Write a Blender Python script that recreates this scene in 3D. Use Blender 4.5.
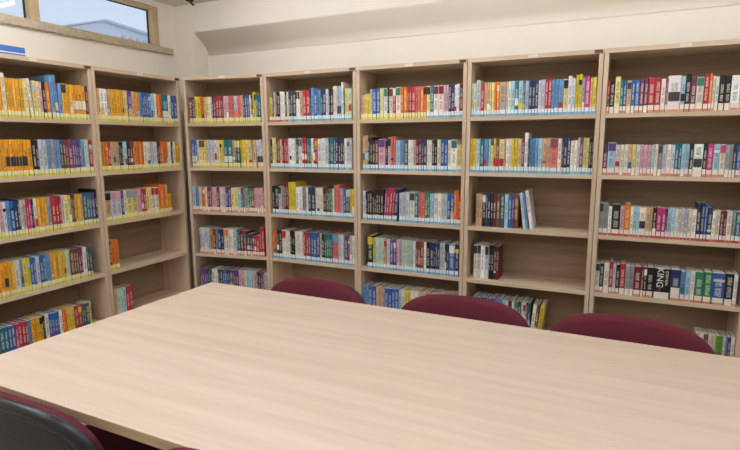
import bpy, bmesh, math, random
import numpy as np
from mathutils import Matrix, Vector
random.seed(7)
for o in list(bpy.data.objects): bpy.data.objects.remove(o)
scn = bpy.context.scene
COL = scn.collection

# ---------------------------------------------------------------- camera, world, light, exposure
cam_d = bpy.data.cameras.new('camera'); cam = bpy.data.objects.new('camera', cam_d); COL.objects.link(cam)
cam_d.sensor_width = 36.0; cam_d.lens = 25.478
cam.location = (3.31484, -3.40527, 1.43585); cam.rotation_euler = (1.412903, 0.005375, 0.441207)
cam_d.clip_start = 0.02
scn.camera = cam
scn.view_settings.view_transform = 'Standard'; scn.view_settings.look = 'None'
scn.view_settings.gamma = 1.0; scn.view_settings.use_curve_mapping = False
scn.view_settings.exposure = -0.09

world = bpy.data.worlds.new('sky'); scn.world = world; world.use_nodes = True
bgn = world.node_tree.nodes['Background']
bgn.inputs['Color'].default_value = (0.70, 0.82, 1.0, 1); bgn.inputs['Strength'].default_value = 0.98

CEIL = 2.61
TUBES = [(x, -0.66, 0) for x in (0.95, 2.25, 3.55, 4.85)] + [(0.40, y, math.pi/2) for y in (-1.75, -3.15)]                       # bare fluorescent battens in front of the back wall; turned pair added to brighten left wall
PANELS = [(x, y) for y in (-3.1, -4.7) for x in (1.0, 2.7, 4.4)]               # flush opal panels over the table and behind it
TUBE_STRENGTH, PANEL_STRENGTH = 43.0, 13.5
TUBE_COLOR, PANEL_COLOR = (0.97, 1.0, 1.08, 1), (0.97, 1.0, 1.10, 1)

# ---------------------------------------------------------------- helpers
def srgb(h):
    v = [int(h[i:i+2], 16) / 255 for i in (0, 2, 4)]
    return tuple((c / 12.92 if c <= 0.04045 else ((c + 0.055) / 1.055) ** 2.4) for c in v) + (1,)

def mat(name, color, rough=0.6, noise=None, bump=0.0, metal=0.0, spec=0.5):
    m = bpy.data.materials.new(name); m.use_nodes = True; nt = m.node_tree; b = nt.nodes['Principled BSDF']
    b.inputs['Base Color'].default_value = color; b.inputs['Roughness'].default_value = rough
    b.inputs['Metallic'].default_value = metal; b.inputs['Specular IOR Level'].default_value = spec
    tc = nt.nodes.new('ShaderNodeTexCoord')
    if noise:
        scale, amt = noise
        n = nt.nodes.new('ShaderNodeTexNoise'); n.inputs['Scale'].default_value = scale; n.inputs['Detail'].default_value = 4
        nt.links.new(tc.outputs['Object'], n.inputs['Vector'])
        mx = nt.nodes.new('ShaderNodeMix'); mx.data_type = 'RGBA'
        mx.inputs[6].default_value = tuple(c * (1 - amt) for c in color[:3]) + (1,)
        mx.inputs[7].default_value = tuple(min(1, c * (1 + amt)) for c in color[:3]) + (1,)
        nt.links.new(n.outputs['Fac'], mx.inputs[0]); nt.links.new(mx.outputs[2], b.inputs['Base Color'])
        if bump:
            bp = nt.nodes.new('ShaderNodeBump'); bp.inputs['Strength'].default_value = bump; bp.inputs['Distance'].default_value = 0.002
            nt.links.new(n.outputs['Fac'], bp.inputs['Height']); nt.links.new(bp.outputs['Normal'], b.inputs['Normal'])
    return m

def wood(name, c1, c2, axis, rough=0.45, stretch=22.0, scale=1.0, world_space=True):
    """pale oak laminate: noise stretched along the grain axis, with fine pores"""
    m = bpy.data.materials.new(name); m.use_nodes = True; nt = m.node_tree; b = nt.nodes['Principled BSDF']
    b.inputs['Roughness'].default_value = rough
    tc = nt.nodes.new('ShaderNodeTexCoord'); mp = nt.nodes.new('ShaderNodeMapping')
    s = [stretch * scale] * 3; s[axis] = scale
    mp.inputs['Scale'].default_value = s
    nt.links.new(tc.outputs['Object'], mp.inputs['Vector'])
    n1 = nt.nodes.new('ShaderNodeTexNoise'); n1.inputs['Scale'].default_value = 1.0; n1.inputs['Detail'].default_value = 6; n1.inputs['Distortion'].default_value = 0.4
    n2 = nt.nodes.new('ShaderNodeTexNoise'); n2.inputs['Scale'].default_value = 7.0; n2.inputs['Detail'].default_value = 3
    nt.links.new(mp.outputs['Vector'], n1.inputs['Vector']); nt.links.new(mp.outputs['Vector'], n2.inputs['Vector'])
    ad = nt.nodes.new('ShaderNodeMath'); ad.operation = 'MULTIPLY_ADD'; ad.inputs[1].default_value = 0.35
    nt.links.new(n2.outputs['Fac'], ad.inputs[0]); nt.links.new(n1.outputs['Fac'], ad.inputs[2])
    rp = nt.nodes.new('ShaderNodeValToRGB'); rp.color_ramp.elements[0].position = 0.46; rp.color_ramp.elements[1].position = 0.86
    rp.color_ramp.elements[0].color = c2; rp.color_ramp.elements[1].color = c1
    nt.links.new(ad.outputs[0], rp.inputs['Fac']); nt.links.new(rp.outputs['Color'], b.inputs['Base Color'])
    return m

class MB:
    """collects faces of one part"""
    def __init__(s): s.v = []; s.f = []; s.sm = []
    def box(s, x0, y0, z0, x1, y1, z1):
        i = len(s.v)
        s.v += [(x0,y0,z0),(x1,y0,z0),(x1,y1,z0),(x0,y1,z0),(x0,y0,z1),(x1,y0,z1),(x1,y1,z1),(x0,y1,z1)]
        for q in ((0,3,2,1),(4,5,6,7),(0,1,5,4),(1,2,6,5),(2,3,7,6),(3,0,4,7)): s.f.append(tuple(i+k for k in q)); s.sm.append(False)
        return s
    def tube(s, pts, r, n=10, cap=True):
        pts = [Vector(q) for q in pts]; i0 = len(s.v); up = None
        for k, q in enumerate(pts):
            d = (pts[min(k+1, len(pts)-1)] - pts[max(k-1, 0)]).normalized()
            if up is None:
                up = d.orthogonal().normalized()
            a = (up - d * up.dot(d)).normalized(); up = a; c = d.cross(a)
            for j in range(n):
                t = 2 * math.pi * j / n; s.v.append(tuple(q + r * (math.cos(t) * a + math.sin(t) * c)))
        for k in range(len(pts) - 1):
            for j in range(n):
                a, b_ = i0 + k*n + j, i0 + k*n + (j+1) % n
                s.f.append((a, b_, b_ + n, a + n)); s.sm.append(True)
        if cap:
            s.f.append(tuple(i0 + j for j in reversed(range(n)))); s.sm.append(False)
            e = i0 + (len(pts)-1)*n; s.f.append(tuple(e + j for j in range(n))); s.sm.append(False)
        return s
    def rings(s, rings, cap0=True, cap1=True):
        i0 = len(s.v); n = len(rings[0])
        for r in rings: s.v += [tuple(q) for q in r]
        for k in range(len(rings)-1):
            for j in range(n):
                a, b_ = i0 + k*n + j, i0 + k*n + (j+1) % n
                s.f.append((a, b_, b_ + n, a + n)); s.sm.append(True)
        if cap0: s.f.append(tuple(i0 + j for j in reversed(range(n)))); s.sm.append(True)
        if cap1: s.f.append(tuple(i0 + (len(rings)-1)*n + j for j in range(n))); s.sm.append(True)
        return s
    def mesh(s, name, m):
        me = bpy.data.meshes.new(name); me.from_pydata(s.v, [], s.f); me.materials.append(m)
        me.polygons.foreach_set('use_smooth', s.sm); me.update(); return me
    def build(s, name, m, parent=None, bevel=0.0):
        o = bpy.data.objects.new(name, s.mesh(name, m)); COL.objects.link(o)
        if parent is not None: o.parent = parent
        if bevel:
            bv = o.modifiers.new('bevel', 'BEVEL'); bv.width = bevel; bv.segments = 2; bv.limit_method = 'ANGLE'
        return o

def thing(name, label, cat, loc=(0,0,0), rot=(0,0,0), group=None):
    o = bpy.data.objects.new(name, None); o.empty_display_size = 0.1; COL.objects.link(o)
    o.location = loc; o.rotation_euler = rot; o['label'] = label; o['category'] = cat
    if group: o['group'] = group
    return o
def copy_tree(o, parent=None):
    c = o.copy(); COL.objects.link(c)
    if parent is not None: c.parent = parent
    for ch in list(o.children): copy_tree(ch, c)
    return c
def struct(o): o['kind'] = 'structure'; return o

M = dict(
    wall=mat('wall_paint', srgb('EDE6D8'), 0.85, (14, 0.02), 0.15),
    ceil=mat('ceiling_paint', srgb('D9D3C0'), 0.9, (10, 0.02), 0.1),
    floor=mat('floor_vinyl', srgb('8F8579'), 0.5, (30, 0.1)),
    shelf_h=wood('oak_laminate_horizontal', srgb('DFC8AD'), srgb('C9AF92'), 0),
    shelf_v=wood('oak_laminate_upright', srgb('DDC5AA'), srgb('C8AE91'), 2),
    shelf_b=wood('oak_laminate_back_shaded', srgb('A88D70'), srgb('8E7459'), 0, 0.6),  # back panels coloured darker to deepen the shade inside the shelves
    table=wood('pale_oak_tabletop', srgb('D8C4AF'), srgb('CCB69F'), 0, 0.4, 18, 1.3),
    edge=wood('tabletop_edge', srgb('B89B78'), srgb('9C8060'), 0, 0.5),
    frame=wood('window_frame_beige', srgb('CDB58C'), srgb('BDA57E'), 1, 0.5),
    sill=mat('sill_stone', srgb('B7A78F'), 0.45, (45, 0.4)),
    gasket=mat('black_gasket', srgb('24221F'), 0.5),
    grey_metal=mat('grey_metal', srgb('8E8D8A'), 0.4, (80, 0.04), 0, 0.4),
    dark_metal=mat('black_steel_tube', srgb('1C1C1E'), 0.35, (60, 0.1)),
    shell=mat('black_plastic_shell', srgb('191D22'), 0.3, (140, 0.12), 0.1),
    shell_in=mat('dark_shell_panel', srgb('2A2A26'), 0.55, (90, 0.15), 0.2),
    fabric=mat('maroon_fabric', srgb('632833'), 0.9, (220, 0.22), 0.5, 0, 0.2),
    white=mat('white_sticker', srgb('EFEAE0'), 0.6, (90, 0.03)),
    sticker=mat('shelf_sticker', srgb('DDD3C4'), 0.6, (90, 0.03)),
    black=mat('black_plastic', srgb('1B1815'), 0.5, (60, 0.1)),
    brown=mat('brown_plastic', srgb('4A3A2C'), 0.5, (60, 0.1)),
    orange_print=mat('orange_print', srgb('D8653A'), 0.5, (60, 0.05)),
    blue=mat('blue_card', srgb('2F66B4'), 0.45, (50, 0.06)),
    outside=mat('outside_render', srgb('DADDE2'), 0.9, (3, 0.05)),
    outside_r=mat('outside_roof', srgb('C9CBD0'), 0.9, (5, 0.06)),
    lampbody=mat('white_lamp_body', srgb('E8E6E0'), 0.5, (20, 0.02)),
)
g = bpy.data.materials.new('window_glass'); g.use_nodes = True
gb = g.node_tree.nodes['Principled BSDF']; gb.inputs['Transmission Weight'].default_value = 1; gb.inputs['Roughness'].default_value = 0.0
gb.inputs['IOR'].default_value = 1.45; gb.inputs['Base Color'].default_value = (0.97, 0.985, 1, 1)
# thin window glass: let daylight through as plain transparency with a faint mirror
nt = g.node_tree; out = nt.nodes['Material Output']; tr = nt.nodes.new('ShaderNodeBsdfTransparent'); gl = nt.nodes.new('ShaderNodeBsdfGlossy'); gl.inputs['Roughness'].default_value = 0.02
fr = nt.nodes.new('ShaderNodeFresnel'); fr.inputs['IOR'].default_value = 1.45; ms = nt.nodes.new('ShaderNodeMixShader')
ge = nt.nodes.new('ShaderNodeNewGeometry'); inv = nt.nodes.new('ShaderNodeMath'); inv.operation = 'SUBTRACT'; inv.inputs[0].default_value = 1.0
nt.links.new(ge.outputs['Backfacing'], inv.inputs[1]); mf = nt.nodes.new('ShaderNodeMath'); mf.operation = 'MULTIPLY'
nt.links.new(inv.outputs[0], mf.inputs[0]); nt.links.new(fr.outputs[0], mf.inputs[1])      # only the outer faces mirror, so the sheet never reflects totally inside
nt.links.new(mf.outputs[0], ms.inputs[0]); nt.links.new(tr.outputs[0], ms.inputs[1]); nt.links.new(gl.outputs[0], ms.inputs[2]); nt.links.new(ms.outputs[0], out.inputs['Surface'])
nt.nodes.remove(gb)
M['glass'] = g
for nm, st, cl in (('tube_glow', TUBE_STRENGTH, TUBE_COLOR), ('panel_glow', PANEL_STRENGTH, PANEL_COLOR)):
    em = bpy.data.materials.new(nm); em.use_nodes = True
    eb = em.node_tree.nodes['Principled BSDF']; eb.inputs['Emission Color'].default_value = cl; eb.inputs['Emission Strength'].default_value = st
    M[nm] = em

# ---------------------------------------------------------------- room shell
X0, Y0, X1, Y1 = -0.29, 0.40, 6.2, -6.0
struct(MB().box(X0-0.25, Y1-0.2, -0.1, X1+0.2, Y0+0.2, 0).build('floor', M['floor']))
struct(MB().box(X0-0.25, Y1-0.2, CEIL, X1+0.2, Y0+0.2, CEIL+0.12).build('ceiling', M['ceil']))
# back wall: plain lower wall, then a beam along its top, chamfer shaped to give a dark shade band
w = MB(); yb, zb = 0.235, 2.388
prof = [(Y0+0.2, 0), (Y0, 0)] + [(Y0, 2.205)]
for k in range(9):          # rounded plaster start of the chamfer, blurring the shade band's lower edge
    t = k / 8; a = (Y0, 2.205); b_ = (Y0, 2.25); c_ = (Y0 - 0.035, 2.283)
    prof.append(tuple((1-t)**2*a[i] + 2*t*(1-t)*b_[i] + t*t*c_[i] for i in (0, 1)))
prof += [(yb + 0.008, zb - 0.010), (yb + 0.001, zb - 0.001), (yb, zb + 0.012), (yb, CEIL), (Y0+0.2, CEIL)]
i0 = len(prof); w.v = [(X0, y, z) for y, z in prof] + [(X1, y, z) for y, z in prof]
for k in range(i0): w.f.append((k, (k+1) % i0, (k+1) % i0 + i0, k + i0)); w.sm.append(2 < k < i0-5)
w.f.append(tuple(reversed(range(i0)))); w.f.append(tuple(range(i0, 2*i0))); w.sm += [False, False]
struct(w.build('wall_back', M['wall']))
# left wall with a strip of high windows
WZ0, WZ1, WY0, WY1 = 2.245, 2.565, -5.2, 0.045
l = MB(); l.box(X0-0.072, Y1, 0, X0, Y0+0.2, WZ0); l.box(X0-0.072, WY1, WZ0, X0, Y0+0.2, CEIL); l.box(X0-0.072, Y1, WZ0, X0, WY0, CEIL); l.box(X0-0.072, WY0, WZ1, X0, WY1, CEIL)
struct(l.build('wall_left', M['wall']))
struct(MB().box(X1, Y1, 0, X1+0.2, Y0+0.2, CEIL).build('wall_right', M['wall']))
struct(MB().box(X0-0.072, Y1-0.2, 0, X1+0.2, Y1, CEIL).build('wall_front', M['wall']))
struct(MB().box(X0, 0.22, 0, -0.09, Y0+0.1, CEIL).build('trim_1', M['wall']))      # the pier in the corner
struct(MB().box(X0-0.06, WY0-0.05, WZ0-0.055, X0+0.035, 0.16, WZ0-0.002).build('trim_2', M['sill'], bevel=0.006))
# windows: three lights divided by broad beige mullions
FX0, FX1 = X0-0.07, X0-0.008
mull = [(-5.2, -3.62), (-3.62, -2.62), (-2.62, -1.018), (-1.018, 0.045)]
for n, (a, b_) in enumerate(mull):
    f = MB(); fw = 0.034
    f.box(FX0, a, WZ0, FX1, a+fw, WZ1); fr = 0.062 if n == 3 else fw; f.box(FX0, b_-fr, WZ0, FX1, b_, WZ1)
    f.box(FX0, a+fw, WZ1-0.03, FX1, b_-fr, WZ1); f.box(FX0, a+fw, WZ0, FX1, b_-fr, WZ0+0.012)
    win = struct(f.build('window_%d' % (n+1), M['frame'], bevel=0.003))
    gk = MB(); ga, gb_, g0, g1, t = a+fw, b_-fr, WZ0+0.012, WZ1-0.03, 0.007
    gk.box(FX0+0.002, ga, g0, FX0+0.016, ga+t, g1); gk.box(FX0+0.002, gb_-t, g0, FX0+0.016, gb_, g1)
    gk.box(FX0+0.002, ga+t, g1-t, FX0+0.016, gb_-t, g1); gk.box(FX0+0.002, ga+t, g0, FX0+0.016, gb_-t, g0+t*0.6)
    gk.build('gasket', M['gasket'], win)
    MB().box(FX0+0.004, ga+t, g0+t*0.6, FX0+0.010, gb_-t, g1-t).build('pane', M['glass'], win)
for k, (x, y, a) in enumerate(TUBES):
    t = thing('batten_light', 'unseen white ceiling batten with a bare fluorescent tube running along the bookcases', 'ceiling light', (x, y, CEIL), (0, 0, a), group='batten lights')
    MB().box(-0.62, -0.03, -0.045, 0.62, 0.03, 0).build('batten', M['lampbody'], t, bevel=0.004)
    for s in (-1, 1): MB().box(s*0.61 - 0.012, -0.016, -0.095, s*0.61 + 0.012, 0.016, -0.045).build('lamp_holder', M['lampbody'], t)
    MB().tube([(-0.597, 0, -0.078), (0.597, 0, -0.078)], 0.014, 10).build('tube', M['tube_glow'], t)
for k, (x, y) in enumerate(PANELS):
    t = thing('ceiling_light', 'white square opal panel light on the ceiling', 'ceiling light', (x, y, CEIL), group='ceiling lights')
    f = MB(); f.box(-0.33, -0.33, -0.03, 0.33, -0.30, 0); f.box(-0.33, 0.30, -0.03, 0.33, 0.33, 0); f.box(-0.33, -0.30, -0.03, -0.30, 0.30, 0); f.box(0.30, -0.30, -0.03, 0.33, 0.30, 0)
    f.build('frame', M['lampbody'], t); MB().box(-0.30, -0.30, -0.025, 0.30, 0.30, -0.015).build('diffuser', M['panel_glow'], t)
# pale building seen through the high window
bt = thing('building', 'pale grey building with a sloping roof seen through the high window', 'building', (-14, 6, 0))
# outside geometry is filled in below
f = MB()
# gabled block: prism with its ridge running away from the window
Yv = [(-20, 12.6, 0), (-20, 26.0, 0), (-20, 26.0, 6.5), (-20, 15.3, 7.3), (-20, 12.6, 6.45)]
n = len(Yv); f.v = Yv + [(x - 9, y, z) for x, y, z in Yv]
f.f = [tuple(range(n)), tuple(reversed(range(n, 2*n)))] + [(k+n, (k+1) % n + n, (k+1) % n, k) for k in range(n)]; f.sm = [False]*len(f.f)
bt.location = (0, 0, 0)
f.build('wall', M['outside'], bt)
rf = MB()
for (ya, za), (yb_, zb_) in (((12.2, 6.35), (15.3, 7.32)), ((15.3, 7.32), (26.4, 6.5))):
    i = len(rf.v)
    rf.v += [(-19.7, ya, za), (-19.7, yb_, zb_), (-29, yb_, zb_), (-29, ya, za), (-19.7, ya, za+.08), (-19.7, yb_, zb_+.08), (-29, yb_, zb_+.08), (-29, ya, za+.08)]
    for q in ((0,3,2,1),(4,5,6,7),(0,1,5,4),(1,2,6,5),(2,3,7,6),(3,0,4,7)): rf.f.append(tuple(i+k for k in q)); rf.sm.append(False)
rf.build('roof', M['outside_r'], bt)
for k in range(4):
    MB().box(-20.1, 16.4 + k*0.45, 6.2, -19.93, 16.6 + k*0.45, 6.85).build('window', M['outside_r'], bt)

# ---------------------------------------------------------------- bookcases
TH = math.atan2(0.12011553, 0.8 - 0.09280458)
UNITS = {'L1': ((0.02544, -1.68313), math.pi/2, 0.8), 'L2': ((0.02544, -0.88313), math.pi/2, 0.8), 'B1': ((0.09280, -0.12012), TH, 0.71732)}
for i in range(2, 6): UNITS['B%d' % i] = ((0.8*(i-1), 0.0), 0.0, 0.8)
UNAME = {'L1': 'leftmost bookcase', 'L2': 'left-wall bookcase beside the corner', 'B1': 'first back-wall bookcase from the corner',
         'B2': 'second back-wall bookcase', 'B3': 'middle back-wall bookcase', 'B4': 'half-empty back-wall bookcase', 'B5': 'rightmost bookcase'}
ULAB = {'L1': 'pale oak bookcase at the far left under the window, full of yellow-labelled books',
        'L2': 'pale oak bookcase on the left wall by the corner with two nearly empty lower shelves',
        'B1': 'narrow pale oak bookcase set slightly askew in the corner of the back wall',
        'B2': 'pale oak bookcase second from the corner on the back wall, lowest visible shelf empty',
        'B3': 'pale oak bookcase between the empty-bottomed one and the half-empty one',
        'B4': 'pale oak bookcase with two half-empty shelves of bare wood',
        'B5': 'pale oak bookcase at the right edge, shelves full of white and dark books'}
ZB = [1.565, 1.208, 0.846, 0.487, 0.128]; T = 0.025; DEP = 0.30; ZTOP = 1.93
for u, ((ox, oy), ang, W) in UNITS.items():
    t = thing('bookcase', ULAB[u], 'bookcase', (ox, oy, 0), (0, 0, ang), 'oak library bookcases')
    e = 0.0016
    for x in (e, W - T - e): MB().box(x, 0, 0, x + T, DEP, ZTOP).build('side_panel', M['shelf_v'], t, bevel=0.0012)
    MB().box(e, -0.004, ZTOP, W - e, DEP, ZTOP + 0.026).build('top_panel', M['shelf_h'], t, bevel=0.0012)
    for z in ZB[:4]: MB().box(T + e, 0.004, z, W - T - e, DEP - 0.008, z + T).build('shelf', M['shelf_h'], t, bevel=0.0012)
    MB().box(T + e, 0.004, ZB[4], W - T - e, DEP - 0.008, ZB[4] + T).build('bottom_panel', M['shelf_h'], t, bevel=0.0012)
    MB().box(T + e, 0.03, 0, W - T - e, 0.048, ZB[4]).build('plinth', M['shelf_h'], t)
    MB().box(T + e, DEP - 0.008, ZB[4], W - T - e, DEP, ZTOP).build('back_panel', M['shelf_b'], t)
    MB().box(W - 0.052, -0.007, ZTOP + 0.004, W - 0.008, -0.004, ZTOP + 0.021).build('joining_plate', M['brown'], t)
    MB().box(W*0.47, -0.006, ZTOP + 0.003, W*0.47 + 0.055, -0.004, ZTOP + 0.023).build('shelf_sticker', M['sticker'], t)
    UNITS[u] = UNITS[u] + (t,)

# ---------------------------------------------------------------- books
PAL = dict(K='1E1D20', k='3B3A3C', W='F2F0EA', w='E8E1D0', g='9A9B9E', l='C9CBD4', R='B23038', r='74202B', P='D3A3AF', c='B53472', m='7A3A58', V='5D4585',
           B='3163A6', b='6796C4', s='A9CBDD', n='26365E', T='1F6E82', t='3F5A60', G='2E7F5C', L='BFD8C4', Y='E0C634', y='E3D48A', D='DFA52A', O='DE7628', o='D2AC86', N='6E4430', S='D87466', A='EDA426', a='6E9E3C')
PALG = dict(PAL, G='3E9A72')
CNAME = dict(K='black', k='charcoal', W='white', w='cream', g='grey', l='pale grey', R='red', r='maroon', P='pink', c='magenta', m='plum', V='violet', B='blue', b='light blue', s='pale blue',
             n='navy', T='teal', t='slate', G='green', L='mint', Y='yellow', y='pale yellow', D='gold', O='orange', o='tan', N='brown', S='salmon', A='amber', a='lime green')
DARK = set('KkRrcmVBnTtGN')
def vary(c, a=0.16):
    f = 1 + random.uniform(-a, a)
    return tuple(min(1, max(0, c[i] * f * (1 + random.uniform(-0.05, 0.05)))) for i in range(3)) + (1,)

def attr_mat(name, rough, spec, ink):
    m = bpy.data.materials.new(name); m.use_nodes = True; nt = m.node_tree; L = nt.links; b = nt.nodes['Principled BSDF']
    b.inputs['Roughness'].default_value = rough; b.inputs['Specular IOR Level'].default_value = spec
    a = nt.nodes.new('ShaderNodeAttribute'); a.attribute_name = 'Col'
    if not ink:
        L.new(a.outputs['Color'], b.inputs['Base Color']); return m
    # flat print on the spine: a run of letter-like marks up the middle, author and title apart
    k = nt.nodes.new('ShaderNodeAttribute'); k.attribute_name = 'Ink'
    uv = nt.nodes.new('ShaderNodeUVMap'); uv.uv_map = 'UVMap'; sp = nt.nodes.new('ShaderNodeSeparateXYZ'); L.new(uv.outputs['UV'], sp.inputs[0])
    def mth(op, x, y=None):
        n = nt.nodes.new('ShaderNodeMath'); n.operation = op
        for i, q in enumerate((x, y)):
            if q is None: continue
            if isinstance(q, (int, float)): n.inputs[i].default_value = q
            else: L.new(q, n.inputs[i])
        return n.outputs[0]
    U_, V_ = sp.outputs['X'], sp.outputs['Y']; seed = k.outputs['Alpha']
    cb = nt.nodes.new('ShaderNodeCombineXYZ'); L.new(mth('MULTIPLY', U_, 7.0), cb.inputs[0]); L.new(mth('MULTIPLY', V_, 90.0), cb.inputs[1]); L.new(mth('MULTIPLY', seed, 97.0), cb.inputs[2])
    nz = nt.nodes.new('ShaderNodeTexNoise'); nz.inputs['Scale'].default_value = 1.0; nz.inputs['Detail'].default_value = 2; L.new(cb.outputs[0], nz.inputs['Vector'])
    letters = mth('GREATER_THAN', nz.outputs['Fac'], 0.5)
    zone_u = mth('LESS_THAN', mth('ABSOLUTE', mth('SUBTRACT', U_, 0.5)), 0.26)
    hi = mth('ADD', mth('MULTIPLY', seed, 0.2), 0.72)
    zone_v = mth('MULTIPLY', mth('GREATER_THAN', V_, 0.27), mth('LESS_THAN', V_, hi))
    gap = mth('GREATER_THAN', mth('ABSOLUTE', mth('SUBTRACT', V_, mth('ADD', mth('MULTIPLY', seed, 0.2), 0.44))), 0.025)
    msk = mth('MULTIPLY', mth('MULTIPLY', mth('MULTIPLY', letters, zone_u), mth('MULTIPLY', zone_v, gap)), 0.72)
    mx = nt.nodes.new('ShaderNodeMix'); mx.data_type = 'RGBA'; L.new(msk, mx.inputs[0]); L.new(a.outputs['Color'], mx.inputs[6]); L.new(k.outputs['Color'], mx.inputs[7])
    L.new(mx.outputs[2], b.inputs['Base Color'])
    return m
M['cover'] = attr_mat('printed_book_cover', 0.42, 0.45, True)
M['paper'] = attr_mat('page_block', 0.9, 0.2, False)
M['label'] = attr_mat('spine_label', 0.5, 0.4, False)

class Geo:
    def __init__(s): s.v = []; s.f = []; s.c = []; s.k = []; s.uv = []; s.mi = []
    def face(s, idx, col, ink, uvs, mi): s.f.append(idx); s.c += [col]*len(idx); s.k += [ink]*len(idx); s.uv += uvs; s.mi.append(mi)
    def box(s, x0, y0, z0, x1, y1, z1, col, mi, ink=(0,0,0,0)):
        i = len(s.v); s.v += [(x0,y0,z0),(x1,y0,z0),(x1,y1,z0),(x0,y1,z0),(x0,y0,z1),(x1,y0,z1),(x1,y1,z1),(x0,y1,z1)]
        for q in ((0,3,2,1),(4,5,6,7),(0,1,5,4),(1,2,6,5),(2,3,7,6),(3,0,4,7)): s.face(tuple(i+j for j in q), col, ink, [(0,0)]*4, mi)
    def add(s, o, mtx):
        i = len(s.v); s.v += [tuple(mtx @ Vector(q)) for q in o.v]; s.f += [tuple(i+j for j in q) for q in o.f]; s.c += o.c; s.k += o.k; s.uv += o.uv; s.mi += o.mi
    def build(s, name, mats, parent=None):
        me = bpy.data.meshes.new(name); me.from_pydata(s.v, [], s.f)
        for m in mats: me.materials.append(m)
        if len(mats) > 1: me.polygons.foreach_set('material_index', s.mi)
        for nm, d in (('Col', s.c), ('Ink', s.k)):
            at = me.color_attributes.new(nm, 'FLOAT_COLOR', 'CORNER'); at.data.foreach_set('color', [x for q in d for x in q])
        uvl = me.uv_layers.new(name='UVMap'); uvl.data.foreach_set('uv', [x for q in s.uv for x in q])
        me.update(); o = bpy.data.objects.new(name, me); COL.objects.link(o)
        if parent is not None: o.parent = parent
        return o

def cover_geo(w, h, d, col, ink):
    s = Geo(); t = min(0.0016, w*0.12)
    out = [(0, d), (0, 0.003), (w*0.16, 0), (w*0.84, 0), (w, 0.003), (w, d)]; inn = [(t, d), (t, 0.0042), (w*0.3, 0.0034), (w*0.7, 0.0034), (w-t, 0.0042), (w-t, d)]
    n = 6
    for z in (0, h): s.v += [(x, y, z) for x, y in out] + [(x, y, z) for x, y in inn]
    for k in range(5):
        us = [0.0]*6
        if k in (1, 2, 3): us = [0, 0, 0.16, 0.84, 1, 1]
        uv = [(us[k], 0), (us[k+1], 0), (us[k+1], 1), (us[k], 1)] if k in (1, 2, 3) else [(0, 0)]*4
        s.face((k, k+1, k+1+12, k+12), col, ink, uv, 0)
        s.face((k+1+6, k+6, k+18, k+19), col, ink, [(0,0)]*4, 0)
        s.face((k+12, k+13, k+19, k+18), col, ink, [(0,0)]*4, 0); s.face((k+1, k, k+6, k+7), col, ink, [(0,0)]*4, 0)
    for k in (0, 5): s.face((k, k+12, k+18, k+6) if k == 5 else (k, k+6, k+18, k+12), col, ink, [(0,0)]*4, 0)
    return s

LABC = dict(yy=('ECE6B4', 'D6D456'), wb=('E6EEEE', '74B6D4'), wo=('EFE3D6', 'D9906E'), wr=('EFE3DA', 'C4574A'))
def text_mesh(body, size, depth, m, name, parent, loc, rot):
    c = bpy.data.curves.new(name, 'FONT'); c.body = body; c.size = size; c.extrude = depth; c.align_x = 'CENTER'; c.align_y = 'CENTER'
    o = bpy.data.objects.new(name, c); COL.objects.link(o)
    dg = bpy.context.evaluated_depsgraph_get(); me = bpy.data.meshes.new_from_object(o.evaluated_get(dg))
    bpy.data.objects.remove(o); me.materials.clear(); me.materials.append(m)
    r = bpy.data.objects.new(name, me); COL.objects.link(r); r.parent = parent; r.location = loc; r.rotation_euler = rot; return r

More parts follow.
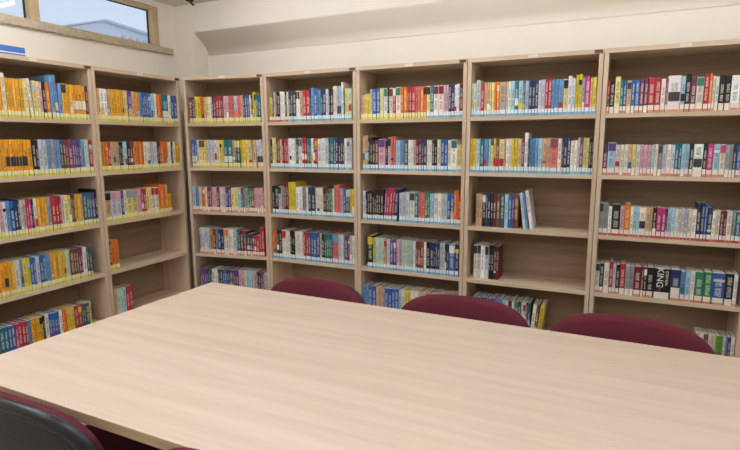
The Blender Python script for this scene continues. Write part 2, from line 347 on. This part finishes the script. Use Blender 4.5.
# every shelf run, left to right: bookcase, shelf, start mm, usual height m, label stripe, then colour[second colour][- middle , low]:right end in mm[^height factor][<lean degrees][* out of view]
ROWS = [
('B5',1,28,0.185,'wo','R:42 K:68 y:97^1.15 T:131 o:155 B:197 m:240^1.03 R:273^1.08 R:303^1.06 w:326 m:337 Wk-:400^1.08 s:421^1.05 K:446^1.1 m:473 wG:508 R:532^1.08 O:547^1.08 w:578 K:605 K:632 W:671 l:690* B:710* W:731* r:756* w:773*'),
('B5',2,27,0.180,'wo','m:51 sV:95^1.08 w:118 w:139 w:162 o:182 y:202 w:225 P:240 P:262 P:282 L:296 w:314 gk:335 l:357 w:379 l:398 T:429^1.03 s:448 s:469 K:487^1.03 Wk-:533 K:552^1.03 c:581 s:610 wc:637 g:672 k:687 B:707 w:729* w:755* l:773*'),
('B5',3,27,0.179,'wr','gk:50^1.08 g:77^1.08 W:96 K:142^1.05 P:164 O:195^1.1 w:213 s:243 wk-:277 o:300 o:313 K:332 c:379 K:386 s:423 w:455 l:488 w:530 n:567^1.22 B:581^1.2 n:604^1.1 w:642 r:672 w:697 g:714 T:738 l:761* w:773*'),
('B5',4,27,0.185,'wo','wk:51 K:73 w:104 R:124^1.1 l:141 K:161 R:192^1.05 g:218 g:239 r:277 r:290 K:307 K:343 K!:430 nw,:480 b:505^0.97 s:530 w:550 G:593 G:635 B:696 K:736 W:755'),
('B5',5,580,0.181,'--','o:598 w:620 N:642 w:659 o:668 w:679 a:700 a:714 w:727 b:736 n:752 w:771'),
('B4',1,28,0.214,'wb','L:59 l:87^1.08 R:111 o:144 y:174 O:207 og,:248 w:280 s:301 T:324 s:350 t:363 s:386 n:406 n:424 n:442 l:462 l:482 R:520^1.05 b:561 b:588 yK:613 W:636^1.05 l:655 Y:691^1.08 g:708 c:736^1.05 o:749 Y:772'),
('B4',2,27,0.219,'wb','Y:43 Y:64 L:93 T:118 b:148 s:161 y:179^0.8 YR,:195 NR,:216 yR,:248 o:259 w:281 w:295 Y:331 o:357 m:372 W:395^1.18 K:403 b:418 b:455 s:481 o:507 o:528 Sm:572 w:594 n:626 n:645 w:685^0.93 l:698 m:715 y:749 K:764 k:773'),
('B4',3,66,0.222,'--','o:110 K:133 t:145 n:165 K:182 r:202 N:228 t:256 s:280 B:302 V:317 N:346 l:364^1.05<-8 b:380^1.05<-8 W:403^1.15<-9'),
('B4',4,59,0.274,'--','wk:83 wk:108 W:135 lk:162 K:196 k:212 r:229'),
('B4',5,67,0.281,'--','s:91 b:123 n:164 B:219 b:266 s:289 w:305 r:328 w:346 G:370 k:389 w:419 t:449 w:471<5 N:490<5 Y:519<6'),
('B3',1,29,0.214,'yy','o:64^0.8 Y:103^0.85 l:120 B:177 y:208 WG:234 K:247 wr:276 Rw:299 wG:334 O:383 R:415 R:442 S:480 O:522 yK:548 T:571 wr:605 wr:641 P:674 n:714 W:747 r:773'),
('B3',2,41,0.215,'wb','o:83^1.15 K:118^1.1 K:141 N:165 PV:217^1.05 K:239 P:262^1.1 S:299^1.12 s:330 b:363 t:391 w:429 P:448 r:489 n:526 w:563 K:600 w:626 B:673 w:698 wT:739 y:769^0.85'),
('B3',3,38,0.212,'wb','l:62 K:92 K:116 K:146 K:181 K:205^1.1 c:243^1.12<4 R:280^1.12<4 n:308^1.1<4 l:359 l:387 wk:438 T:465 S:514 G:547 s:579 w:632 l:674 B:721 O:752^1.12 R:773'),
('B3',4,72,0.230,'wb','KY:118^1.05 Y:141 L:175 L:208 o:230 l:253 V:282 V:304 P:347 L:386 L:419 s:433 W:451 N:489 R:513 W:531 K:558 n:585 K:599 n:630 l:666 K:696 BW:739 n:766'),
('B3',5,27,0.222,'--','b:82 B:143 o:180 o:210 B:269 B:322 s:345 w:374 Y:414 w:477 o:533* S:588* l:621* w:664* o:718* g:760*'),
('B2',1,38,0.226,'wb','Y:65^0.85 N:79 l:96 N:114 K:139 W:182 K:199 w:216 t:255 k:283 Wk:316 o:344 R:404 n:416 b:441^1.08 B:468 b:500 n:516 n:542 l:568 K:582 k:605 w:636^1.1 sn,:671^1.1 W:689^1.2 T:699 y:732 L:757'),
('B2',2,34,0.247,'wb','K:52 y:87^1.05 N:122 o:143 r:163 R:201 W:232 W:269 t:294 Wt:327 R:370^1.06 T:407 W:427 R:462 W:529 l:556 T:588 T:619^1.03 n:661 k:692 W:712 l:733 l:755'),
('B2',3,37,0.223,'wb','K:97 lk:126 g:152 r:191^1.15 Y:231^1.17 Y:260^1.17 W:289 W:317 g:351 w:370 n:435 w:473 w:501 r:533 k:549 G:582 w:598 S:651^1.12 P:677 B:698 tl:734 Y:773'),
('B2',4,29,0.232,'wb','O:66 n:90 K:114 wR:156 w:191 K:238 w:285 w:319 R:363 V:388 T:410 B:438 V:466 l:483 K:510 G:543 T:576 Sb:628 l:652 w:673 g:683 V:710 r:726 l:747 w:773'),
('B1',1,41,0.211,'yy','m:70 t:94 Y:146 O:177 y:219 w:250 m:286 R:311 R:337 k:352 P:378 P:398 S:448 lS,:478 S:508 o:528 n:543 B:583 w:597 K:612 Y:642^1.1 T:681'),
('B1',2,43,0.224,'yy','Bw,:90 l:111 yN:163 y:193 l:229 l:255 w:300 Y:341 Tw,:416 o:436 ty:485 Y:534<-2 y:593<-3 o:622 lk,:675<-4'),
('B1',3,27,0.203,'wo','s:53 b:84 w:110 O:142 w:163 m:204 P:251 m:277 w:313 l:333 V:359 V:384 y:445 s:475 t:495 g:535 G:569 N:589 o:604 P:638 P:673 R:690'),
('B1',4,69,0.217,'wo','l:100 l:138 s:169 O:196 N:222 b:244 n:297 wO:341 w:386 l:415 T:452 r:481 r:510^0.95 n:561^0.85 R:597^0.78 R:626^0.8 R:669^1.12'),
('B1',5,57,0.230,'--','V:94 V:127 k:137 t:169 w:222 n:270 B:307 n:338 V:364 m:395 V:421 P:473 w:493 s:534 l:559 o:585 n:625 R:655 s:690'),
('L2',1,30,0.225,'yy','O:46 y:65 W:94 W:119 o:149 D:174 D:199 D:225 D:257 y:294 VY,:329 P:354 O:370 D:398 b:427 B:461 B:508 s:544 w:562 O:592 O:617 Tw,:680 w:708 B:773'),
('L2',2,34,0.213,'yy','D:63 O:93 R:120 o:153 o:189 K:221 s:258 K:285 N:318 O:368 O:408 w:466 l:502 l:538 k:575 O:619 O:650 w:683 K:702 w:728 D:771^0.9'),
('L2',3,33,0.219,'yy','oK:83 lP:129 lP:170 V:197 w:218 yg:267 yg:317 P:351 R:403 y:450 wR:486 wR:523 O:566^1.08 O:610^1.08 D:656^0.72'),
('L2',4,41,0.224,'yy','N:59 O:122'),
('L2',5,27,0.211,'--','o:76 L:126 s:155 R:207'),
('L1',1,30,0.236,'yy','r:102* D:129* O:157* D:200* D:215 w:237^1.12 D:255 A:274 D:293 A:316 D:339 y:363 W:391^1.05<-3 y:432 P:452 K:473 O:499 b:546^1.2<-2 b:568 Dk:604 D:640 Aw-:696 Aw-:749 r:773'),
('L1',2,30,0.229,'yy','Y:52* D:88* K:124* D:162* D:192 Ak-:219 Ak-:254 Ak-:286 Ak-:323 A:352 K:395 l:420 l:447 b:469 g:500 b:537 t:556 N:593 m:622 V:656 V:686 b:711 L:744 R:773'),
('L1',3,30,0.226,'yy','O:53* R:84* w:123* P:143 l:163 b:183 B:207 n:241 l:258 o:279 c:314 K:327 w:345 D:381 D:413 g:440 R:469 R:507 l:527 y:556 y:576 N:607 D:648 o:664 t:690 T:728 V:755 K:773^1.1'),
('L1',4,30,0.218,'yy','O:82* A:108 Ak-:134 D:173 w:205 b:223 Y:265 B:303 l:327 B:367 b:397 D:433 D:469 Y:501 L:533 N:560 N:594 m:627 W:656 t:691'),
('L1',5,30,0.183,'--','k:41* T:93 B:133 c:174 R:211 b:234 A:268 D:307 K:322 w:347 B:383 B:419 w:440 O:472 Y:504 Y:526 R:577 t:611 t:640 y:654'),
]

SHN = ['top', 'second', 'third', 'fourth', 'bottom']
SETB = {('B4', 3): 0.045, ('B4', 4): 0.05, ('B4', 5): 0.03, ('L2', 4): 0.02, ('L2', 5): 0.02}
books = []
for u, r, st, h, lab, toks in ROWS:
    prev = st / 1000; run = []
    h = min(h, 0.232)
    xb = xt = 0.0
    tl = []; pv = st
    for tk in toks.split():          # a broad stretch of one colour is two volumes side by side
        cd, rs = tk.split(':'); en = int(''.join(c for c in rs.split('^')[0].split('<')[0] if c.isdigit())); wd = en - pv
        if wd > 29 and not (u == 'B5' and r in (4, 5)) and (len(cd) == 1 or u in ('L1', 'B1', 'B2')) and not (u == 'B5' and cd[0] in 'RWKO'):
            tl.append('%s:%d%s' % (cd, pv + wd * random.uniform(0.42, 0.58), rs[len(str(en)):]))
        tl.append(tk); pv = en
    for tk in tl:
        off = tk.endswith('*'); tk = tk.rstrip('*')
        code, rest = tk.split(':'); lean = 0.0; f = 1.0
        if '<' in rest: rest, q = rest.split('<'); lean = float(q)
        if '^' in rest: rest, q = rest.split('^'); f = float(q)
        end = int(rest) / 1000; hh = h * f * random.uniform(0.972, 1.0); sn, cs = math.sin(math.radians(lean)), math.cos(math.radians(lean))
        x0 = max(prev, xb, xt - hh * sn)          # stand clear of a neighbour that leans
        wd = max(0.008, min(end - prev, UNITS[u][2] - 0.027 - x0 - max(0, hh * sn)) * 1.0)
        if x0 > prev + 0.002 and end - x0 > 0.012: wd = min(wd, end - x0 + 0.004)
        run.append(dict(u=u, r=r, code=code, x0=x0, w=wd - random.uniform(0.0008, 0.0016), h=hh, lean=lean, off=off, lab=lab, sb=SETB.get((u, r), 0.012) + random.uniform(0, 0.005)))
        xb = x0 + wd / cs; xt = xb + hh * sn; prev = end
    vis = [q for q in run if not q['off']]
    for i, q in enumerate(vis):
        q['n'] = i + 1; q['m'] = len(vis)
        q['lc'] = CNAME[vis[i-1]['code'][0]] if i else None; q['rc'] = CNAME[vis[i+1]['code'][0]] if i + 1 < len(vis) else None
    books += run
cp = Vector(cam.location)
for b in books:
    (ox, oy), ang, W, t = UNITS[b['u']]
    zt = ZB[b['r']-1] + T + 0.0004
    e = Vector((math.cos(ang), math.sin(ang), 0)); n = Vector((-math.sin(ang), math.cos(ang), 0))
    a = math.radians(b['lean']); pos = Vector((ox, oy, zt)) + e * b['x0'] + n * b['sb']
    if a > 0: pos.z += b['w'] * math.sin(a)
    b['mtx'] = Matrix.Translation(pos) @ Matrix.Rotation(ang, 4, 'Z') @ Matrix.Rotation(a, 4, 'Y')
    b['pos'] = pos; b['rot'] = (0, a, ang); v = pos - cp
    hid = 0.45 if b['r'] == 5 and b['u'] != 'L1' else 1.0
    b['area'] = 0 if b['off'] else hid * b['w'] * b['h'] * abs(v.dot(n)) / v.length ** 3
order = sorted(books, key=lambda q: -q['area'])
single = set(id(q) for q in order[:300])
ORD = lambda k: '%d%s' % (k, 'th' if 10 <= k % 100 <= 20 else {1: 'st', 2: 'nd', 3: 'rd'}.get(k % 10, 'th'))
def ideal(q):
    c = q['code']; s = CNAME[c[0]]; w, hh = q['w'], q['h']
    size = 'thick' if w > 0.045 else 'slim' if w < 0.02 else 'tall' if hh > 0.228 else 'short' if hh < 0.165 else ''
    two = ' and ' + CNAME[c[1]] if len(c) > 1 and c[1].isalpha() else ''
    return ((size + ' ') if size else '') + s + two + ' book' + (' leaning' if q['lean'] else '')
SHORT = {'L1': 'leftmost bookcase', 'L2': 'bookcase left of the corner', 'B1': 'askew corner bookcase', 'B2': 'second back-wall bookcase', 'B3': 'third back-wall bookcase', 'B4': 'half-empty bookcase', 'B5': 'rightmost bookcase'}
stuff = Geo()
for q in books:
    code = q['code']; c0 = vary(srgb(PAL[code[0]])); inkc = srgb('EDE6D2') if code[0] in DARK else srgb(random.choice(['20242E', '6B1F28', '1F3F70', '33332F']))
    if code[0] in 'DO': inkc = srgb(random.choice(['5A1E14', '8A2A18', 'F3DFA0']))
    ink = (c0 if '!' in code else inkc)[:3] + (random.random(),)
    w, h = q['w'], q['h']; d = min(0.20, max(0.12, h * random.uniform(0.6, 0.7)))
    cov = cover_geo(w, h, d, c0, ink)
    pg = Geo(); pc = vary(srgb(random.choice(['E6DFCD', 'DCD0B4', 'EBE7DC'])), 0.06); t_ = min(0.0016, w*0.12)
    pg.box(t_ + 0.0002, 0.004, 0.002, w - t_ - 0.0002, d - 0.002, h - 0.0025, pc, 1)
    parts = [('pages', pg, 'paper')]
    if q['lab'] != '--':
        ls = q['lab']
        if (q['u'], q['r']) == ('B3', 1) and q['x0'] > 0.52: ls = 'wb'
        if (q['u'], q['r']) == ('B2', 1) and q['x0'] < 0.20: ls = 'wr'
        a_, b_ = LABC[ls]; lg = Geo(); hl = 0.013 if ls in ('wo', 'wr') else 0.015
        j = random.uniform(-0.0015, 0.003); low = vary(srgb(b_), 0.07); top_ = vary(srgb(a_), 0.05)
        if ls == 'wo' and random.random() < 0.35: low = top_
        z0 = 0.0008
        lg.box(w*0.06, -0.0007, z0, w*0.94, 0.0012, z0 + hl, low, 2); lg.box(w*0.06, -0.0007, z0 + hl, w*0.94, 0.0012, 0.039 + j, top_, 2)
        parts.append(('spine_label', lg, 'label'))
    pcol = None
    if len(code) > 1 and code[1].isalpha(): pcol, where = vary(srgb(PAL[code[1]])), code[2:] or 't'
    elif random.random() < 0.17 and '!' not in code: pcol, where = vary(srgb(PAL[random.choice('WwKnRYsTo')])), random.choice('t-,')
    if pcol:
        z0, z1 = {'t': (0.74, 0.975), '-': (0.30, 0.55), ',': (0.2, 0.42)}[where if where in 't-,' else 't']
        if len(code) == 1: z1 = z0 + random.uniform(0.05, 0.24)
        tg = Geo(); tg.box(w*0.05, -0.0006, h*z0, w*0.95, 0.0012, h*z1, pcol, 0, (0,0,0,0)); parts.append(('title_panel', tg, 'cover'))
    q['c0'] = c0
    if id(q) in single:
        root = cov.build('book', [M['cover']]); root.location = q['pos']; root.rotation_euler = q['rot']
        for nm, gq, mm in parts:
            if mm != 'cover': gq.mi = [0]*len(gq.mi)
            gq.build(nm, [M[mm]], root)
        q['obj'] = root
        if '!' in code:
            # the author's name printed down the spine, with a numeral on a red patch below it
            text_mesh('KING', 0.049, 0.0006, M['white'], 'title_lettering', root, (w*0.36, -0.0008, h*0.70), (math.pi/2, math.pi/2, 0))
            text_mesh('STEPHEN', 0.021, 0.0006, M['white'], 'title_lettering', root, (w*0.76, -0.0008, h*0.70), (math.pi/2, math.pi/2, 0))
            text_mesh('7', 0.040, 0.0006, M['orange_print'], 'numeral', root, (w*0.40, -0.0009, h*0.34), (math.pi/2, 0, 0))
        root['category'] = 'book'; root['group'] = 'books on the %s shelf of the %s' % (SHN[q['r']-1], UNAME[q['u']])
    else:
        stuff.add(cov, q['mtx'])
        for nm, gq, mm in parts: stuff.add(gq, q['mtx'])
so = stuff.build('shelved_books', [M['cover'], M['paper'], M['label']])
so['kind'] = 'stuff'; so['category'] = 'books'; so['label'] = 'remaining smaller-looking books filling the shelves farther from the camera'
# labels: look and neighbours first, the place in the row only where those do not settle it
def lab0(q):
    sh = ('%s shelf of %s' if q['u'] in ('B4',) else '%s shelf, %s') % (SHN[q['r']-1], SHORT[q['u']])
    if q['lc'] and q['rc']: nb = ' between %s and %s' % (q['lc'], q['rc'])
    elif q['lc']: nb = ' at right end'
    else: nb = ' at left end'
    return ideal(q) + nb + ', ' + sh
def lab1(q):
    sh = '%s shelf, %s' % (SHN[q['r']-1], SHORT[q['u']])
    pl = ORD(q['n']) + ' from left' if q['u'] != 'L1' else ORD(q['m'] - q['n'] + 1) + ' from right'
    return '%s, %s, %s' % (ideal(q), pl, sh)
sel = [q for q in books if id(q) in single]
cnt = {}
for q in books:
    if not q['off']: cnt[lab0(q)] = cnt.get(lab0(q), 0) + 1
for q in sel:
    s = lab0(q)
    if cnt[s] > 1 or len(s.split()) > 16: s = lab1(q)
    if '!' in q['code']: s = 'thick black book lettered KING down its spine, fourth shelf of the rightmost bookcase'
    q['obj']['label'] = s
# ---------------------------------------------------------------- reading table
tt = thing('table', 'long pale oak reading table filling the foreground', 'table', (1.494, -1.427, 0), (0, 0, math.radians(-0.55)))
TL, TD, TZ = 2.75, 1.141, 0.74
tp = MB().box(0, -TD, TZ - 0.028, TL, 0, TZ).build('tabletop', M['table'], tt, bevel=0.0015)
eb_ = MB(); eb_.box(-0.0012, -TD - 0.0012, TZ - 0.0285, TL + 0.0012, -TD, TZ - 0.001); eb_.box(-0.0012, 0, TZ - 0.0285, TL + 0.0012, 0.0012, TZ - 0.001)
eb_.box(-0.0012, -TD, TZ - 0.0285, 0, 0, TZ - 0.001); eb_.box(TL, -TD, TZ - 0.0285, TL + 0.0012, 0, TZ - 0.001)
eb_.build('edge_band', M['edge'], tt)
fr_ = MB(); zf0, zf1 = TZ - 0.075, TZ - 0.029
fr_.box(0.07, -TD + 0.09, zf0, TL - 0.07, -TD + 0.13, zf1); fr_.box(0.07, -0.13, zf0, TL - 0.07, -0.09, zf1)
fr_.box(0.07, -TD + 0.13, zf0, 0.11, -0.13, zf1); fr_.box(TL - 0.11, -TD + 0.13, zf0, TL - 0.07, -0.13, zf1)
fr_.build('underframe', M['grey_metal'], tt, bevel=0.003)
for x in (0.065, TL - 0.125):
    for y in (-TD + 0.085, -0.145):
        lg = MB().box(x, y, 0.012, x + 0.06, y + 0.06, zf0).build('leg', M['grey_metal'], tt, bevel=0.004)
        MB().box(x + 0.008, y + 0.008, 0, x + 0.052, y + 0.052, 0.012).build('foot_glide', M['black'], lg)

# ---------------------------------------------------------------- visitor chairs: maroon pads, black plastic shells, tube frames
def outline(a, b, ex, n=56, up=1.0):
    r = []
    for k in range(n):
        t = 2 * math.pi * k / n; c, s = math.cos(t), math.sin(t)
        r.append((a * math.copysign(abs(c) ** (2 / ex), c), b * math.copysign(abs(s) ** (2 / ex), s)))
    return r
BW, BH, BC = 0.293, 0.20, 0.595       # backrest half width, half height, centre height
TILT = math.radians(9)
def back_ring(scale, y, n=56):
    """a ring of the backrest outline, wrapped round the sitter and reclined; local y < 0 is the sitter's side"""
    q = []
    for x, z in outline(BW * scale, BH * (1 - (1 - scale) * 0.9), 2.9, n):
        yy = y - 0.4 * x * x
        q.append((x * (1 - 0.10 * max(0, -z) / BH), yy * math.cos(TILT) + z * math.sin(TILT), BC + z * math.cos(TILT) - yy * math.sin(TILT)))
    return q
def make_chair(label, group, pad=1.0):
    t = thing('chair', label, 'chair', group=group)
    ty = 0.7 if pad < 1 else 1.0        # thinner pad inside the lip of the shell
    p_ = MB().rings([back_ring(0.5*pad, -0.047*ty), back_ring(0.86*pad, -0.045*ty), back_ring(0.955*pad, -0.037*ty), back_ring(0.99*pad, -0.022*ty), back_ring(0.995*pad, -0.008*ty), back_ring(0.98*pad, 0.0)])
    b_ = p_.build('backrest', M['fabric'], t)
    sh = MB().rings([back_ring(0.965, 0.0005), back_ring(0.982 if pad == 1 else 1.0, 0.004), back_ring(0.98 if pad == 1 else 1.0, 0.014), back_ring(0.965, 0.022), back_ring(0.90, 0.025), back_ring(0.84, 0.021), back_ring(0.82, 0.013), back_ring(0.80, 0.012)])
    so_ = sh.build('back_shell', M['shell'], t)
    pn = MB().rings([back_ring(0.80, 0.0125), back_ring(0.78, 0.016), back_ring(0.70, 0.0165), back_ring(0.67, 0.0125), back_ring(0.3, 0.0125)])
    pn.build('shell_panel', M['shell_in'], so_)
    def seat_ring(sc, z):
        return [(x * sc, -0.30 + y * sc, z - 0.25 * max(0, -0.10 - y) ** 2) for x, y in outline(0.235, 0.225, 3.2, 40)]
    MB().rings([seat_ring(0.96, 0.425), seat_ring(1.0, 0.437), seat_ring(1.0, 0.455), seat_ring(0.96, 0.470), seat_ring(0.8, 0.476), seat_ring(0.4, 0.472)]).build('seat', M['fabric'], t)
    MB().rings([seat_ring(0.90, 0.408), seat_ring(0.955, 0.414), seat_ring(0.965, 0.4245)]).build('seat_pan', M['shell'], t)
    for s in (-1, 1):
        MB().tube([(s*0.13, -0.30, 0.400), (s*0.13, -0.08, 0.400), (s*0.13, -0.012, 0.412), (s*0.13, 0.016, 0.45), (s*0.13, 0.022, 0.50), (s*0.13, 0.022, 0.56)], 0.009).build('back_support', M['dark_metal'], t)
        for yf, ys, nm in ((-0.53, -0.46, 'f'), (-0.03, -0.13, 'r')):
            lg = MB().tube([(s*0.225, ys, 0.398), (s*0.236, ys + (yf - ys)*0.15, 0.36), (s*0.25, yf, 0.012)], 0.011).build('leg', M['dark_metal'], t)
            MB().tube([(s*0.25, yf, 0), (s*0.25, yf, 0.02)], 0.014).build('foot_cap', M['black'], lg)
        MB().tube([(s*0.225, -0.46, 0.399), (s*0.225, -0.13, 0.399)], 0.011).build('seat_rail', M['dark_metal'], t)
    MB().tube([(-0.225, -0.40, 0.399), (0.225, -0.40, 0.399)], 0.010).build('cross_bar', M['dark_metal'], t)
    MB().tube([(-0.225, -0.17, 0.399), (0.225, -0.17, 0.399)], 0.010).build('cross_bar', M['dark_metal'], t)
    return t
proto = make_chair('maroon padded chair behind the table, leftmost of the three on the far side', 'maroon chairs round the table')
CH = [(2.068, -1.345, -6, None), (2.765, -1.335, 0, 'maroon padded chair in the middle of the three along the far side'),
      (3.385, -1.335, -2, 'maroon padded chair nearest the right edge on the far side of table'),
      (2.668, -2.641, 180, 'maroon chair at near side of table, only its top edge peeking at the bottom')]
for k, (x, y, a, lb) in enumerate(CH):
    c = proto if k == 0 else copy_tree(proto)
    c.location = (x, y, 0); c.rotation_euler = (0, 0, math.radians(a))
    if lb: c['label'] = lb
c = make_chair('chair in left foreground with its back to us, black plastic shell hiding the maroon pad', 'maroon chairs round the table', 0.945)
c.location = (1.925, -2.634, 0); c.rotation_euler = (0, 0, math.pi)

# ---------------------------------------------------------------- small things
bx_ = thing('box_file', 'blue flat box file with a white stripe lying on top of the leftmost bookcase', 'box file', (0.012, -1.62, ZTOP + 0.026))
MB().box(-0.24, 0, 0, 0, 0.312, 0.052).build('case', M['blue'], bx_, bevel=0.002)
MB().box(0, 0.0, 0.011, 0.0012, 0.310, 0.017).build('stripe', M['white'], bx_)
MB().box(-0.238, 0.002, 0.052, -0.002, 0.31, 0.0535).build('lid_edge', M['white'], bx_)
br = thing('wall_bracket', 'small black bracket arm high in the corner beside the pier, under the ceiling', 'bracket', (0.02, 0.12, CEIL))
MB().box(-0.05, -0.02, -0.012, 0.0, 0.02, 0).build('plate', M['black'], br)
MB().tube([(-0.028, 0, -0.008), (0.012, 0, -0.046)], 0.009, 8).build('arm', M['black'], br)
